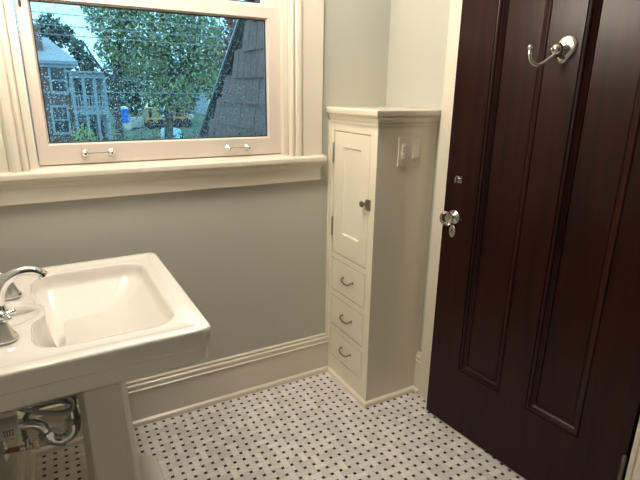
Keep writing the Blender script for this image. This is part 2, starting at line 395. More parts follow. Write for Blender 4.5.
# two-gang switch plate on the cabinet side
sb = (0.158, 0.020, 1.154)
sw = thing('light_switch', 'two-gang wall plate with timer buttons and rocker on cabinet side', 'switch', sb)
bm = B(); box(bm, 0.0995, 0.2165, 0.0135, 0.0197, 1.0965, 1.2115, 0.0025); obj('cover_plate', bm, M['ivory'], sw, False, sb)
bm = B(); box(bm, 0.168, 0.201, 0.0105, 0.0136, 1.121, 1.187, 0.001); r_ = obj('rocker', bm, M['ivory'], sw, False, sb)
bm = B(); loft(bm, [[(x, y, z) for y, z in ((0.0105,1.126),(0.0065,1.129),(0.0088,1.154),(0.0105,1.182))] for x in (0.171, 0.198)], True, True, True); obj('rocker_paddle', bm, M['ivory'], r_, False, sb)
bm = B(); box(bm, 0.115, 0.148, 0.0105, 0.0136, 1.121, 1.187, 0.001); t_ = obj('timer', bm, M['ivory'], sw, False, sb)
for k in range(4):
    bm = B(); zc = 1.132+k*0.0147; box(bm, 0.119, 0.133, 0.0075, 0.0106, zc-0.0048, zc+0.0048, 0.0012)
    tag(obj('timer_button', bm, M['plastic'], t_, False, sb), 'white push button')
for x in (0.131, 0.185):
    for z in (1.1055, 1.2025):
        bm = B(); lathe(bm, [(0.0032,0),(0.0030,0.0008),(0.002,0.0014)], (x, 0.0137, z), (0,-1,0), 10); obj('screw', bm, M['plastic'], sw, True, sb)

# ------------------------------------------------------------------ door and its casing
dcp = [(0,XR),(0,0.279),(0.004,0.277),(0.085,0.277),(0.088,0.280),(0.093,0.280),(0.096,0.276),(0.104,0.275),(0.108,0.279),(0.112,0.284),(0.1145,0.290),(0.1145,XR+0.002)]
OA, OB, OT = -0.017, -1.0625, 2.145
bm = B()
loft(bm, [[(x, cy+sy*a, cz+sz*a) for a, x in dcp] for cy, cz, sy, sz in ((OA,0,-1,0),(OA,OT,-1,-1),(OB,OT,1,-1),(OB,0,1,0))], True, True, True)
struct(obj('trim_1', bm, M['trim'], None, True, None, 25))
hx, hy = 0.309, -0.929
door = struct(empty('door_1', (hx, hy, 0), math.radians(6.0)))
bm = B()
W, Z0, Z1, T = 0.797, 0.007, 2.02, 0.044
ys = [0, 0.144, 0.342, 0.450, 0.648, W]; zs = [Z0, 0.288, 1.86, Z1]
gv = {(i,j): bm.verts.new((0, ys[i], zs[j])) for i in range(6) for j in range(4)}
for i in range(5):
    for j in range(3):
        if j == 1 and i in (1, 3): continue
        bm.faces.new((gv[i,j], gv[i+1,j], gv[i+1,j+1], gv[i,j+1]))
prof = [(0.0015,0.004),(0.004,0.0045),(0.006,0.0015),(0.010,0.0005),(0.014,0.0025),(0.0155,0.007),(0.019,0.0085),(0.025,0.013),(0.030,0.0155),(0.0315,0.019),(0.0335,0.019),(0.035,0.017)]
for i in (1, 3):
    prev = [gv[i,1], gv[i+1,1], gv[i+1,2], gv[i,2]]
    for ins, dep in prof:
        cur = [bm.verts.new((dep, y, z)) for y, z in ((ys[i]+ins,zs[1]+ins),(ys[i+1]-ins,zs[1]+ins),(ys[i+1]-ins,zs[2]-ins),(ys[i]+ins,zs[2]-ins))]
        for k in range(4): bm.faces.new((prev[k], prev[(k+1)%4], cur[(k+1)%4], cur[k]))
        prev = cur
    bm.faces.new(prev)
bk = [bm.verts.new((T, y, z)) for y, z in ((0,Z0),(W,Z0),(W,Z1),(0,Z1))]
bm.faces.new(bk)
bot = [gv[i,0] for i in range(6)]; top = [gv[i,3] for i in range(6)]
bm.faces.new(bot + [bk[1], bk[0]]); bm.faces.new(list(reversed(top)) + [bk[3], bk[2]])
bm.faces.new([gv[0,j] for j in range(4)] + [bk[3], bk[0]]); bm.faces.new([gv[5,j] for j in range(4)] + [bk[2], bk[1]])
obj('door_leaf', bm, M['door'], door)
KY = 0.743
bm = B()
lathe(bm, [(0.027,0),(0.027,0.002),(0.024,0.004),(0.020,0.005),(0.014,0.009),(0.010,0.013),(0.0085,0.022),(0.0105,0.026),(0.0105,0.030)], (0,KY,0.920), (-1,0,0), 28)
rose = obj('knob_rose', bm, M['nickel'], door, True)
bm = B()
lathe(bm, [(0.012,0.028),(0.020,0.031),(0.0275,0.040),(0.0285,0.047),(0.024,0.058),(0.015,0.062),(0.004,0.0635)], (0,KY,0.920), (-1,0,0), 10)
tag(obj('glass_knob', bm, M['crystal'], rose), 'faceted clear glass knob')
bm = B()
n = 28
loft(bm, [[(x, KY+0.002+0.0150*s*math.cos(2*PI*k/n), 0.863+0.026*s*math.sin(2*PI*k/n)) for k in range(n)] for x, s in ((0,1),(-0.002,1),(-0.0035,0.85),(-0.0038,0.3))], True, True, True)
es = obj('keyhole_plate', bm, M['nickel'], door, True)
bm = B(); lathe(bm, [(0.0033,0),(0.0033,0.0006)], (-0.0037,KY+0.002,0.867), (-1,0,0), 12); box(bm, -0.0043, -0.0037, KY+0.0004, KY+0.0036, 0.855, 0.866)
obj('keyhole', bm, M['black'], es)
bm = B(); box(bm, -0.0028, 0, 0.722, 0.752, 1.055, 1.082, 0.0012)
tp = obj('privacy_bolt_plate', bm, M['nickel'], door)
bm = B(); lathe(bm, [(0.007,0),(0.006,0.005),(0.0055,0.010)], (-0.0027,0.737,1.068), (-1,0,0), 14); box(bm, -0.022, -0.010, 0.7345, 0.7395, 1.057, 1.079, 0.001)
obj('thumb_turn', bm, M['nickel'], tp, True)
bm = B(); ball(bm, (-0.001, 0.7065, 0.917), 0.0028, 8); obj('brad_nail', bm, M['nickel'], door, True)
for zc in (0.268, 1.78):
    bm = B()
    lathe(bm, [(0.003,-0.062),(0.006,-0.058),(0.007,-0.054),(0.0048,-0.050),(0.0068,-0.049),(0.0068,0.049),(0.0048,0.050),(0.007,0.054),(0.006,0.058),(0.003,0.062)], (-0.0072,0.0005,zc), (0,0,1), 14)
    obj('door_hinge', bm, M['brass'], door, True)

# coat hook, fixed to the door: an oval plate, a ball-ended prong and a J hook
ha = math.radians(6.0)
hp = Vector((hx, hy, 0)) + Vector((-math.sin(ha), math.cos(ha), 0))*0.385
hk = thing('coat_hook', 'polished nickel coat hook with round knob and curled arm on dark door', 'hook', (hp.x, hp.y, 1.507), ha)
bm = B(); n = 28
def egg(k):
    a = 2*PI*k/n; w = 0.032*(1.0 if math.sin(a) > 0 else 1+0.38*math.sin(a)); h = 0.033 if math.sin(a) > 0 else 0.045
    yy = w*math.cos(a); zz = h*math.sin(a)
    return (yy+(-zz*0.22 if zz < 0 else 0), zz)
loft(bm, [[(x, egg(k)[0]*s, 0.010+egg(k)[1]*s) for k in range(n)] for x, s in ((-0.0003,1),(-0.003,1),(-0.0065,0.9),(-0.008,0.7),(-0.0085,0.3))], True, True, True)
obj('back_plate', bm, M['nickel'], hk, True)
bm = B(); tube(bm, [(-0.006,-0.002,0.012),(-0.018,0.003,0.008),(-0.030,0.007,0.004)], lambda t: 0.0085-0.003*math.sin(PI*t), 12, 5)
ball(bm, (-0.036,0.009,0.003), 0.0185, 18); ball(bm, (-0.0545,0.0135,0.003), 0.006, 10)
obj('knob_prong', bm, M['nickel'], hk, True)
bm = B(); tube(bm, [(-0.006,0.004,-0.020),(-0.024,0.008,-0.012),(-0.042,0.016,-0.016),(-0.060,0.028,-0.032),(-0.074,0.040,-0.041),(-0.087,0.052,-0.034),(-0.093,0.059,-0.014),(-0.092,0.061,0.004)], lambda t: 0.0064-0.0014*t, 12, 6)
ball(bm, (-0.092,0.061,0.009), 0.0088, 14)
obj('curled_arm', bm, M['nickel'], hk, True)

# ------------------------------------------------------------------ pedestal sink
sb2 = (-1.347, -0.118, 0.0); RZ = math.radians(1.0)
sink = thing('pedestal_sink', 'wide white porcelain pedestal sink with stepped rim below the window', 'sink', sb2, RZ)
# local frame: x away from the wall, y along it
def rrect(x0, x1, y0, y1, r, k=10):
    P = []
    for cx, cy, a0 in ((x1-r,y1-r,0),(x0+r,y1-r,90),(x0+r,y0+r,180),(x1-r,y0+r,270)):
        P += [(cx+r*math.cos(math.radians(a0+90*i/k)), cy+r*math.sin(math.radians(a0+90*i/k))) for i in range(k+1)]
    return P
def hit(poly, c, a):
    dx, dy = math.cos(a), math.sin(a); best = None
    for (x1, y1), (x2, y2) in zip(poly, poly[1:]+poly[:1]):
        ex, ey = x2-x1, y2-y1; den = dx*ey-dy*ex
        if abs(den) < 1e-12: continue
        t = ((x1-c[0])*ey-(y1-c[1])*ex)/den; s = ((x1-c[0])*dy-(y1-c[1])*dx)/den
        if t > 0 and -1e-9 <= s <= 1+1e-9: best = t if best is None else max(best, t)
    return best
SX, SY, RIM = 0.524, 0.345, 0.810
cen = (0.285, 0.0)
outer = rrect(0, SX, -SY, SY, 0.028)
bowlp = rrect(0.124, 0.461, -0.266, 0.264, 0.070)
angs = sorted(set([2*PI*i/120 for i in range(120)] + [math.atan2(y-cen[1], x-cen[0]) % (2*PI) for x, y in outer]))
angs = [a for i, a in enumerate(angs) if i == 0 or a-angs[i-1] > 1e-4]
def bowl_r(a):
    r = hit(bowlp, cen, a); x, y = cen[0]+r*math.cos(a), cen[1]+r*math.sin(a)
    if x < 0.20: x += 0.034*math.exp(-((y+0.028)/0.062)**4)
    return (x, y)
OUT = [(cen[0]+hit(outer,cen,a)*math.cos(a), cen[1]+hit(outer,cen,a)*math.sin(a)) for a in angs]
BWL = [bowl_r(a) for a in angs]
def shrink(P, d):
    return [(min(max(x, d if d > 0 else x), SX-d), min(max(y, -SY+d), SY-d)) for x, y in P]
def inset(d):
    p = rrect(d*0.2, SX-d, -SY+d, SY-d, max(0.028-d*0.5, 0.010)); return [(cen[0]+hit(p,cen,a)*math.cos(a), cen[1]+hit(p,cen,a)*math.sin(a)) for a in angs]
R3 = lambda P, z: [(x, y, z) for x, y in P]
rings = [R3(inset(0.13), 0.640), R3(inset(0.07), 0.690), R3(inset(0.030), 0.715), R3(inset(0.014), 0.716), R3(inset(0.009), 0.718), R3(inset(0.0065), 0.723), R3(inset(0.006), 0.757), R3(inset(0.004), 0.761), R3(inset(0.001), 0.763),
         R3(inset(0.0), 0.766), R3(inset(0.0), 0.801), R3(inset(0.0008), 0.8055), R3(inset(0.003), 0.809), R3(inset(0.006), 0.810), R3(inset(0.034), 0.810), R3(inset(0.037), 0.8088), R3(inset(0.040), 0.8078)]
def lerp(P, Q, t): return [(a+(c-a)*t, b+(d-b)*t) for (a,b),(c,d) in zip(P,Q)]
drain = (0.185, 0.0)
def sc(s): return [(drain[0]+(x-drain[0])*s, drain[1]+(y-drain[1])*s) for x, y in BWL]
rings.append(R3(lerp(BWL, inset(0.040), 0.5), 0.8076)); rings.append(R3(sc(1.03), 0.8074))
for s, z in [(1.0,0.8070),(0.994,0.8055),(0.988,0.8005),(0.984,0.793),(0.979,0.782)] + [(t, 0.655+0.112*(t/0.965)**2.2) for t in (0.965,0.935,0.89,0.84,0.78,0.71,0.63,0.54,0.44,0.34,0.24,0.15,0.08)]:
    rings.append(R3(sc(s), z))
bm = B(); loft(bm, rings, True, True, True)
basin = obj('basin', bm, M['porc'], sink, True, None, 50)
bm = B(); lathe(bm, [(0.023,0.0),(0.023,0.003),(0.017,0.0045),(0.015,0.003),(0.004,0.0035)], (drain[0], drain[1], 0.6545), (0,0,1), 24)
obj('drain_flange', bm, M['chrome'], basin, True)
# raised round platform under the spout
bm = B(); lathe(bm, [(0.074,0),(0.073,0.0028),(0.068,0.0036),(0.063,0.0026),(0.058,0.0034),(0.004,0.0036)], (0.070,-0.026,0.8072), (0,0,1), 40)
obj('spout_platform', bm, M['porc'], basin, True)
# pedestal column and foot
def oct_(x0, x1, y0, y1, c):
    return [(x0+c,y0),(x1-c,y0),(x1,y0+c),(x1,y1-c),(x1-c,y1),(x0+c,y1),(x0,y1-c),(x0,y0+c)]
bm = B()
lv = [(0.00,0.155,0.430,0.168,0.042),(0.080,0.157,0.428,0.166,0.042),(0.094,0.160,0.424,0.162,0.042),(0.098,0.168,0.414,0.154,0.042),(0.100,0.190,0.366,0.125,0.024),(0.106,0.197,0.350,0.112,0.020),(0.20,0.200,0.346,0.104,0.018),(0.45,0.202,0.336,0.097,0.017),(0.64,0.203,0.331,0.095,0.017),(0.71,0.196,0.340,0.104,0.017)]
loft(bm, [[(x,y,z) for x, y in oct_(x0,x1,-h,h,c)] for z, x0, x1, h, c in lv], True, True, True)
bmesh.ops.bevel(bm, geom=[e for e in bm.edges if abs(e.verts[0].co.z-e.verts[1].co.z) > 0.02], offset=0.004, segments=2, affect='EDGES')
obj('pedestal', bm, M['porc'], sink, True, None, 35)

# faucet: curved spout and two cross handles on bell bases
fb = (-1.290, -0.143, 0.8105)
fa = thing('faucet', 'chrome widespread faucet with curved spout and cross handles on the sink', 'faucet', fb)
bm = B()
lathe(bm, [(0.027,0),(0.027,0.004),(0.022,0.008),(0.017,0.020),(0.0135,0.034),(0.0125,0.040)], (0,0,0.001), (0,0,1), 28)
obj('spout_base', bm, M['chrome'], fa, True)
bm = B()
tube(bm, [(0,0,0.034),(0.004,0.001,0.062),(0.020,0.002,0.090),(0.046,0.003,0.109),(0.074,0.004,0.113),(0.094,0.005,0.108),(0.108,0.006,0.097)], lambda t: 0.0155-0.0035*t, 16, 7)
lathe(bm, [(0.0120,0.0),(0.0132,0.003),(0.0132,0.011),(0.009,0.012)], (0.1045,0.0058,0.1005), (0.62,0,-0.78), 20)
obj('spout', bm, M['chrome'], fa, True)
for y in (-0.147, 0.139):
    o3 = (0.018, y, 0.0)
    bm = B()
    lathe(bm, [(0.029,0),(0.029,0.004),(0.0265,0.007),(0.021,0.016),(0.0165,0.028),(0.0135,0.038),(0.0125,0.044),(0.008,0.046),(0.0075,0.052)], (o3[0],o3[1],0.0005), (0,0,1), 12)
    h = obj('handle_base', bm, M['chrome'], fa, True, None, 20)
    bm = B(); cz = 0.061
    lathe(bm, [(0.008,-0.010),(0.0115,-0.006),(0.0125,0.0),(0.0115,0.006),(0.007,0.010),(0.003,0.0115)], (o3[0],o3[1],cz), (0,0,1), 18)
    for a in (35, 125, 215, 305):
        c, s = math.cos(math.radians(a)), math.sin(math.radians(a))
        tube(bm, [(o3[0]+c*r, o3[1]+s*r, cz) for r in (0.006, 0.018, 0.027)], lambda t: 0.0048+0.0012*t, 10, 3)
        ball(bm, (o3[0]+c*0.029, o3[1]+s*0.029, cz), 0.0072, 12)
    obj('cross_handle', bm, M['chrome'], h, True)

# drain trap
tb = (-1.165, -0.119, 0.366)
tr = thing('drain_trap', 'chrome drain trap curving between the sink pedestal and the wall', 'drain trap', tb)
bm = B(); tube(bm, [(-1.165,-0.118,0.632),(-1.165,-0.118,0.58),(-1.165,-0.118,0.54),(-1.165,-0.118,0.47),(-1.165,-0.119,0.425)], 0.0165, 16, 5); obj('tailpiece', bm, M['chrome'], tr, True, tb)
bm = B(); tube(bm, [(-1.165,-0.119,0.432),(-1.167,-0.119,0.405),(-1.182,-0.119,0.386),(-1.204,-0.119,0.381),(-1.222,-0.119,0.390),(-1.234,-0.119,0.410)], 0.0195, 18, 6)
lathe(bm, [(0.007,0),(0.007,0.010),(0.004,0.012)], (-1.200,-0.119,0.363), (0,0,-1), 10); obj('u_bend', bm, M['chrome'], tr, True, tb)
bm = B(); lathe(bm, [(0.020,-0.010),(0.024,-0.008),(0.024,0.008),(0.020,0.010)], (-1.235,-0.119,0.412), (-0.25,0,1), 8); obj('slip_nut', bm, M['chrome'], tr, False, tb)
bm = B(); lathe(bm, [(0.019,-0.010),(0.023,-0.008),(0.023,0.008),(0.019,0.010)], (-1.165,-0.119,0.436), (0,0,1), 8); obj('slip_nut', bm, M['chrome'], tr, False, tb)
bm = B(); tube(bm, [(-1.236,-0.119,0.415),(-1.245,-0.119,0.440),(-1.262,-0.119,0.456),(-1.285,-0.119,0.462),(-1.320,-0.119,0.463),(-1.354,-0.119,0.463)], 0.0165, 16, 6); obj('wall_arm', bm, M['chrome'], tr, True, tb)
bm = B(); lathe(bm, [(0.031,0),(0.031,0.054),(0.029,0.057),(0.018,0.057)], (-1.3565,-0.119,0.463), (1,0,0), 24)
sl = tag(obj('wall_sleeve', bm, M['plastic'], tr, True, tb), 'white plastic sleeve around the pipe at the wall')
bm = B()
for k, (dz, w) in enumerate(((0.010,0.020),(0.0,0.026),(-0.010,0.018))):
    for j in range(4):
        a0 = -1.335+j*0.0065
        box(bm, a0, a0+0.0036, -0.119-0.0314, -0.119-0.0290, 0.465+dz*0.7-0.0025, 0.465+dz*0.7+0.0015)
tag(obj('printed_marking', bm, M['ink'], sl, False, tb), 'faded violet print')

# water supply: stop valve on a copper stub, and two braided hoses
vb = (-1.2975, -0.040, 0.3286)
va = thing('stop_valve', 'small chrome stop valve on a copper stub below the sink', 'valve', vb)
bm = B(); tube(bm, [(-1.356,-0.040,0.336),(-1.312,-0.040,0.330)], 0.0085, 12, 0); tag(obj('copper_stub', bm, M['copper'], va, True, vb), 'copper water stub')
bm = B(); lathe(bm, [(0.030,0),(0.029,0.003),(0.020,0.008),(0.011,0.010)], (-1.3565,-0.040,0.336), (1,0,0), 22); obj('escutcheon', bm, M['chrome'], va, True, vb)
bm = B(); lathe(bm, [(0.010,-0.022),(0.0125,-0.020),(0.0125,-0.006),(0.010,-0.004),(0.0105,0.012),(0.007,0.014)], (-1.2975,-0.040,0.330), (1,0,-0.05), 12)
lathe(bm, [(0.009,0),(0.009,0.020),(0.0105,0.021),(0.0105,0.032),(0.007,0.033)], (-1.2970,-0.040,0.331), (0,0,1), 10); obj('valve_body', bm, M['chrome'], va, True, vb)
bm = B(); tube(bm, [(-1.286,-0.040,0.330),(-1.272,-0.040,0.330)], 0.0045, 8, 0)
n = 20; loft(bm, [[(x, -0.040+0.012*s*math.cos(2*PI*k/n), 0.330+0.019*s*math.sin(2*PI*k/n)) for k in range(n)] for x, s in ((-1.275,0.8),(-1.274,1),(-1.268,1),(-1.267,0.8))], True, True, True); obj('oval_handle', bm, M['chrome'], va, True, vb)
ho = [((-1.2970,-0.040,0.3635),(-1.298,-0.060,0.392),(-1.287,-0.105,0.462),(-1.263,-0.138,0.510),(-1.229,-0.146,0.526),(-1.191,-0.145,0.524),(-1.166,-0.144,0.510),(-1.148,-0.146,0.530),(-1.160,-0.140,0.570),(-1.200,-0.060,0.600),(-1.215,-0.010,0.630)),
      ((-1.325,-0.160,0.632),(-1.295,-0.172,0.560),(-1.258,-0.172,0.530),(-1.218,-0.172,0.509),(-1.184,-0.172,0.500),(-1.162,-0.172,0.505),(-1.155,-0.172,0.527),(-1.166,-0.172,0.546),(-1.198,-0.172,0.600),(-1.212,-0.172,0.630))]
lab = ['grey braided supply hose rising from the stop valve', 'grey braided supply hose looping in front of the drain tailpipe']
for pts, l in zip(ho, lab):
    bm = B(); tube(bm, pts, 0.0075, 10, 7)
    tag(obj('supply_hose', bm, M['hose'], None, True, pts[0]), l, 'hose', 'braided hoses below the sink')

# ------------------------------------------------------------------ wall lamp over the sink (the room's light)
lb = (XL+0.001, -0.06, 1.80)
vl = thing('wall_sconce', 'three-globe wall lamp above the sink', 'lamp', lb)
bm = B(); box(bm, 0, 0.022, -0.24, 0.24, -0.055, 0.055, 0.006); obj('back_plate', bm, M['chrome'], vl)
for y in (-0.17, 0.0, 0.17):
    bm = B(); tube(bm, [(0.02,y,-0.01),(0.08,y,-0.02),(0.120,y,0.0)], 0.008, 10, 5); lathe(bm, [(0.010,-0.006),(0.026,0.0),(0.026,0.012),(0.02,0.014)], (0.120,y,0.0), (0,0,1), 18); obj('arm', bm, M['chrome'], vl, True)
    bm = B(); ball(bm, (0.120,y,0.055), 0.045, 20); obj('lamp_globe', bm, M['lamp'], vl, True)

cl = thing('fill_ceiling_light', 'unseen round ceiling light added to fill the bathroom', 'lamp', (-0.52, -0.12, ZC))  # unseen fill light, added to lift the floor and far side
bm = B(); lathe(bm, [(0.16,0),(0.16,-0.02),(0.15,-0.03)], (0,0,0), (0,0,1), 32); obj('fill_pan', bm, M['chrome'], cl, True)
bm = B(); lathe(bm, [(0.14,-0.030),(0.135,-0.055),(0.115,-0.082),(0.07,-0.100),(0.01,-0.106)], (0,0,0), (0,0,1), 32); obj('fill_dome', bm, M['fill_lamp'], cl, True)

# ------------------------------------------------------------------ outside
bm = B(); box(bm, -40, 70, 3, 120, -3.4, -3.1); struct(obj('ground', bm, M['grass']))
# shingled roof wing close by
P0 = Vector((0.061, 1.256, 0)); az = math.radians(0.0)
U = Vector((-math.sin(az), math.cos(az), 0)); Nn = Vector((-math.cos(az), -math.sin(az), 0))
edge = lambda z: 0.271 + 1.364*(1.911-z)
rf = thing('shingled_gable', 'weathered grey wood-shingled gable slope just outside the window', 'roof', (P0.x, P0.y, 0.4))
rb = (P0.x, P0.y, 0.4)
bm = B(); rs = random.Random(5)
zc = 0.40; EXP = 0.1580; zt = 2.33; zi = 1.620-EXP*8
while zi < zt:
    z0, z1 = zi, zi+EXP; s = -0.66 + rs.uniform(-0.03, 0)
    while s < edge(z0)-0.10:
        w = rs.uniform(0.10, 0.21); s2 = s+w-0.009
        zb = z0-rs.uniform(0, 0.004); d0, d1 = 0.026+rs.uniform(-0.002,0.002), 0.003
        sb_ = min(s2, edge(zb)-0.10); st_ = min(s2, edge(z1+0.02)-0.10)
        if st_ > s:
            A = [P0+U*s+Vector((0,0,zb)), P0+U*sb_+Vector((0,0,zb)), P0+U*st_+Vector((0,0,z1+0.02)), P0+U*s+Vector((0,0,z1+0.02))]
            fr = [A[0]+Nn*d0, A[1]+Nn*d0, A[2]+Nn*d1, A[3]+Nn*d1]; bk_ = [a-Nn*0.004 for a in A]
            loft(bm, [bk_, fr], True, True, True)
        s += w
    zi += EXP
obj('shingles', bm, M['shingle'], rf, False, rb)
bm = B()
def pr(s, z, d): return P0+U*s+Vector((0,0,z))+Nn*d
loft(bm, [[pr(-0.68,0.40,d), pr(edge(0.40)-0.03,0.40,d), pr(edge(2.33)-0.03,2.33,d), pr(-0.68,2.33,d)] for d in (-0.008,-0.20)], True, True, True)
obj('sheathing', bm, M['rake'], rf, False, rb)
bm = B()
loft(bm, [[pr(edge(z)-0.115,z,0.006), pr(edge(z)-0.004,z,0.006), pr(edge(z)-0.004,z,-0.16), pr(edge(z)-0.115,z,-0.16)] for z in (0.40,2.33)], True, True, True)
obj('shaded_rake_board', bm, M['rake'], rf, False, rb)  # edge board whose near-black colour paints in the shadow band
bm = B()
loft(bm, [[pr(edge(z)-0.006,z,0.022), pr(edge(z)+0.006,z,0.022), pr(edge(z)+0.006,z,-0.18), pr(edge(z)-0.006,z,-0.18)] for z in (0.40,2.33)], True, True, True)
obj('drip_flashing', bm, M['flash'], rf, False, rb)

# brick house across the street
hb = (-2.0, 40.0, -3.1)
hs = thing('brick_house', 'red brick house with blue-grey slate roof beyond the street', 'house', hb)
def part(name, mat, par, fn):
    bm = B(); fn(bm); return obj(name, bm, mat, par, False, hb)
part('brick_wall', M['brick'], hs, lambda bm: box(bm, -8, 0.75, 38, 46, -3.1, 3.15))
def hip(bm):
    e = [bm.verts.new(p) for p in ((-8.5,37.5,3.15),(1.4,37.5,3.15),(1.4,46.5,3.15),(-8.5,46.5,3.15))]
    b2 = [bm.verts.new(p) for p in ((-8.5,37.5,2.95),(1.4,37.5,2.95),(1.4,46.5,2.95),(-8.5,46.5,2.95))]
    t = [bm.verts.new(p) for p in ((-7,42,4.95),(-0.2,42,4.95))]
    bm.faces.new((e[0],e[1],t[1],t[0])); bm.faces.new((e[1],e[2],t[1])); bm.faces.new((e[2],e[3],t[0],t[1])); bm.faces.new((e[3],e[0],t[0]))
    for k in range(4): bm.faces.new((e[k],e[(k+1)%4],b2[(k+1)%4],b2[k]))
    bm.faces.new(b2)
part('hip_roof', M['slate'], hs, hip)
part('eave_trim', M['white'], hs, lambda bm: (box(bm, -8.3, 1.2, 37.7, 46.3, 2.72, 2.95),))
part('chimney', M['brick'], hs, lambda bm: (box(bm, -1.5, -0.55, 39.2, 40.0, 3.0, 5.4), box(bm, -1.56, -0.49, 39.14, 40.06, 5.25, 5.42)))
for xc, zc, w, h in ((0.08, 1.9, 0.85, 1.6), (-0.10, -0.75, 0.85, 1.7), (-3.5, 1.9, 0.9, 1.6), (-3.5, -0.75, 0.9, 1.7)):
    def fr(bm):
        for a, b, c, d in ((xc-w/2-.14,xc-w/2,zc-h/2-.14,zc+h/2+.14),(xc+w/2,xc+w/2+.14,zc-h/2-.14,zc+h/2+.14),(xc-w/2,xc+w/2,zc+h/2,zc+h/2+.14),(xc-w/2,xc+w/2,zc-h/2-.14,zc-h/2),(xc-w/2,xc+w/2,zc-.04,zc+.04)): box(bm, a, b, 37.9, 38.05, c, d)
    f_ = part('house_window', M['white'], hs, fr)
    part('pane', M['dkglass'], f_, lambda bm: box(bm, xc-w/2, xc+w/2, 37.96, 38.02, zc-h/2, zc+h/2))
def porch(bm):
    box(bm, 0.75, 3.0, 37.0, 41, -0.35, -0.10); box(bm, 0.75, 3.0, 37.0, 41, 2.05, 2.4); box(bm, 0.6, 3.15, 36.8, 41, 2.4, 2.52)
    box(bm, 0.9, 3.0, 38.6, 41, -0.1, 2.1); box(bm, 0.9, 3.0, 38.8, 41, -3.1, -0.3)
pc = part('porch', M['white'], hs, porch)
for x in (0.85, 1.55, 2.25, 2.9):
    part('porch_post', M['white'], pc, lambda bm: box(bm, x-0.09, x+0.09, 37.02, 37.2, -3.1, 2.1))
def rail(bm):
    for z in (0.1, 0.85): box(bm, 0.8, 2.95, 37.05, 37.13, z, z+0.08)
    x = 0.9
    while x < 2.95: box(bm, x, x+0.05, 37.07, 37.11, 0.1, 0.9); x += 0.17
part('porch_railing', M['white'], pc, rail)
for x0, x1, z0, z1 in ((1.05,1.45,0.2,1.7),(1.7,2.1,0.2,1.7),(2.35,2.7,0.2,1.7),(1.05,1.45,-2.6,-0.9),(1.7,2.1,-2.8,-0.8),(2.35,2.7,-2.6,-0.9)):
    part('porch_opening', M['dkglass'], pc, lambda bm: box(bm, x0, x1, 38.5, 38.85, z0, z1))

gb = (24.8, 96.0, -3.1); hb = gb
gh = thing('distant_house', 'pale gable house glimpsed through gap between the trees', 'house', gb)
part('house_wall', M['white'], gh, lambda bm: box(bm, 22.4, 27.6, 96, 102, -3.1, 3.4))
def gab(bm): loft(bm, [[(21.9,y,3.3),(28.1,y,3.3),(25.0,y,5.4)] for y in (95.5,102.5)], True, True, True)
part('gable_roof', M['slate'], gh, gab)
part('house_window', M['dkglass'], gh, lambda bm: box(bm, 24.2, 25.4, 95.9, 96.1, 0.9, 2.4))

# trees and shrubs
def tree(name, label, cat, base, trunk, blobs, mat, nleaf, size, seed, group=None):
    r = random.Random(seed); t = thing(name, label, cat, base, 0, group)
    if trunk:
        bm = B()
        for pts, rad in trunk: tube(bm, pts, lambda s, R=rad: R*(1-0.75*s), 8, 4)
        obj('trunk', bm, M['bark'], t, True)
    bm = B(); tot = sum(b[1]*b[2] for b in blobs)
    for c, rx, rz in blobs:
        for _ in range(int(nleaf*rx*rz/tot)):
            while True:
                v = Vector((r.uniform(-1,1), r.uniform(-1,1), r.uniform(-1,1)))
                if 0.15 < v.length < 1: break
            v = v*(0.75+0.25*r.random())
            p = Vector(c)+Vector((v.x*rx, v.y*rx, v.z*rz)); n_ = Vector((r.gauss(0,1), r.gauss(0,1), r.gauss(0,1)+0.5)).normalized()
            a = n_.orthogonal().normalized(); a.rotate(Matrix.Rotation(r.uniform(0,6.28),3,n_)); b = n_.cross(a); s = size*r.uniform(0.6,1.3)
            q = [bm.verts.new(p+a*s), bm.verts.new(p+b*s*0.55+n_*s*0.12), bm.verts.new(p-a*s), bm.verts.new(p-b*s*0.55+n_*s*0.12)]
            bm.faces.new(q)
    obj('foliage', bm, mat, t)
    return t
tree('leafy_tree', 'big green tree with dark trunks in the middle of the window', 'tree', (5.2,30,-3.1),
     [([(-2.4,0,0),(-2.5,0.1,3.5),(-2.2,0,6),(-1.7,0,9)],0.26), ([(0.4,0.5,0),(0.5,0.4,3),(0.8,0.2,6),(0.2,0,10)],0.34), ([(-2.4,0,4.5),(-3.4,0,6.0),(-3.9,0,7)],0.10), ([(0.5,0.3,4.5),(2,0,6.5),(3,0,8)],0.14)],
     [((0.2,0,8.6),2.7,2.6), ((-2.3,0,8.6),1.7,1.8), ((2.4,0,7.6),1.9,2.2), ((-0.6,0.5,6.2),2.0,1.6), ((2.6,0.5,5.4),1.6,1.5), ((-2.5,0,6.6),1.0,1.1), ((0.6,0,4.3),1.9,1.3)], M['leaf'], 13500, 0.125, 11)
tree('yard_tree', 'dark tree rising behind the brick house roof and chimney', 'tree', (0.4,52,-3.1), [([(0,0,0),(0,0,5),(0.1,0,9)],0.25)],
     [((0.0,0,9.2),1.7,1.8), ((-1.5,0,8.8),1.1,1.2), ((1.2,0,9.2),0.9,0.9)], M['leafd'], 1500, 0.22, 12)
tree('yard_tree', 'small dark tree beside the hip of the slate roof', 'tree', (2.1,47,-3.1), [([(0,0,0),(0,0,4),(0.1,0,7)],0.18)],
     [((0.0,0,7.5),0.9,1.1), ((0.5,0,6.4),1.0,1.2)], M['leafd'], 700, 0.20, 13)
tree('yard_tree', 'russet tree next to the shingled gable edge', 'tree', (10.9,35,-3.1), [([(0,0,0),(0,0,4),(0.2,0,7)],0.2)],
     [((0,0,7.4),1.5,1.8), ((-1.0,0,5.9),0.9,1.2), ((0.9,0,9.0),1.0,1.2)], M['leafr'], 1500, 0.17, 14)
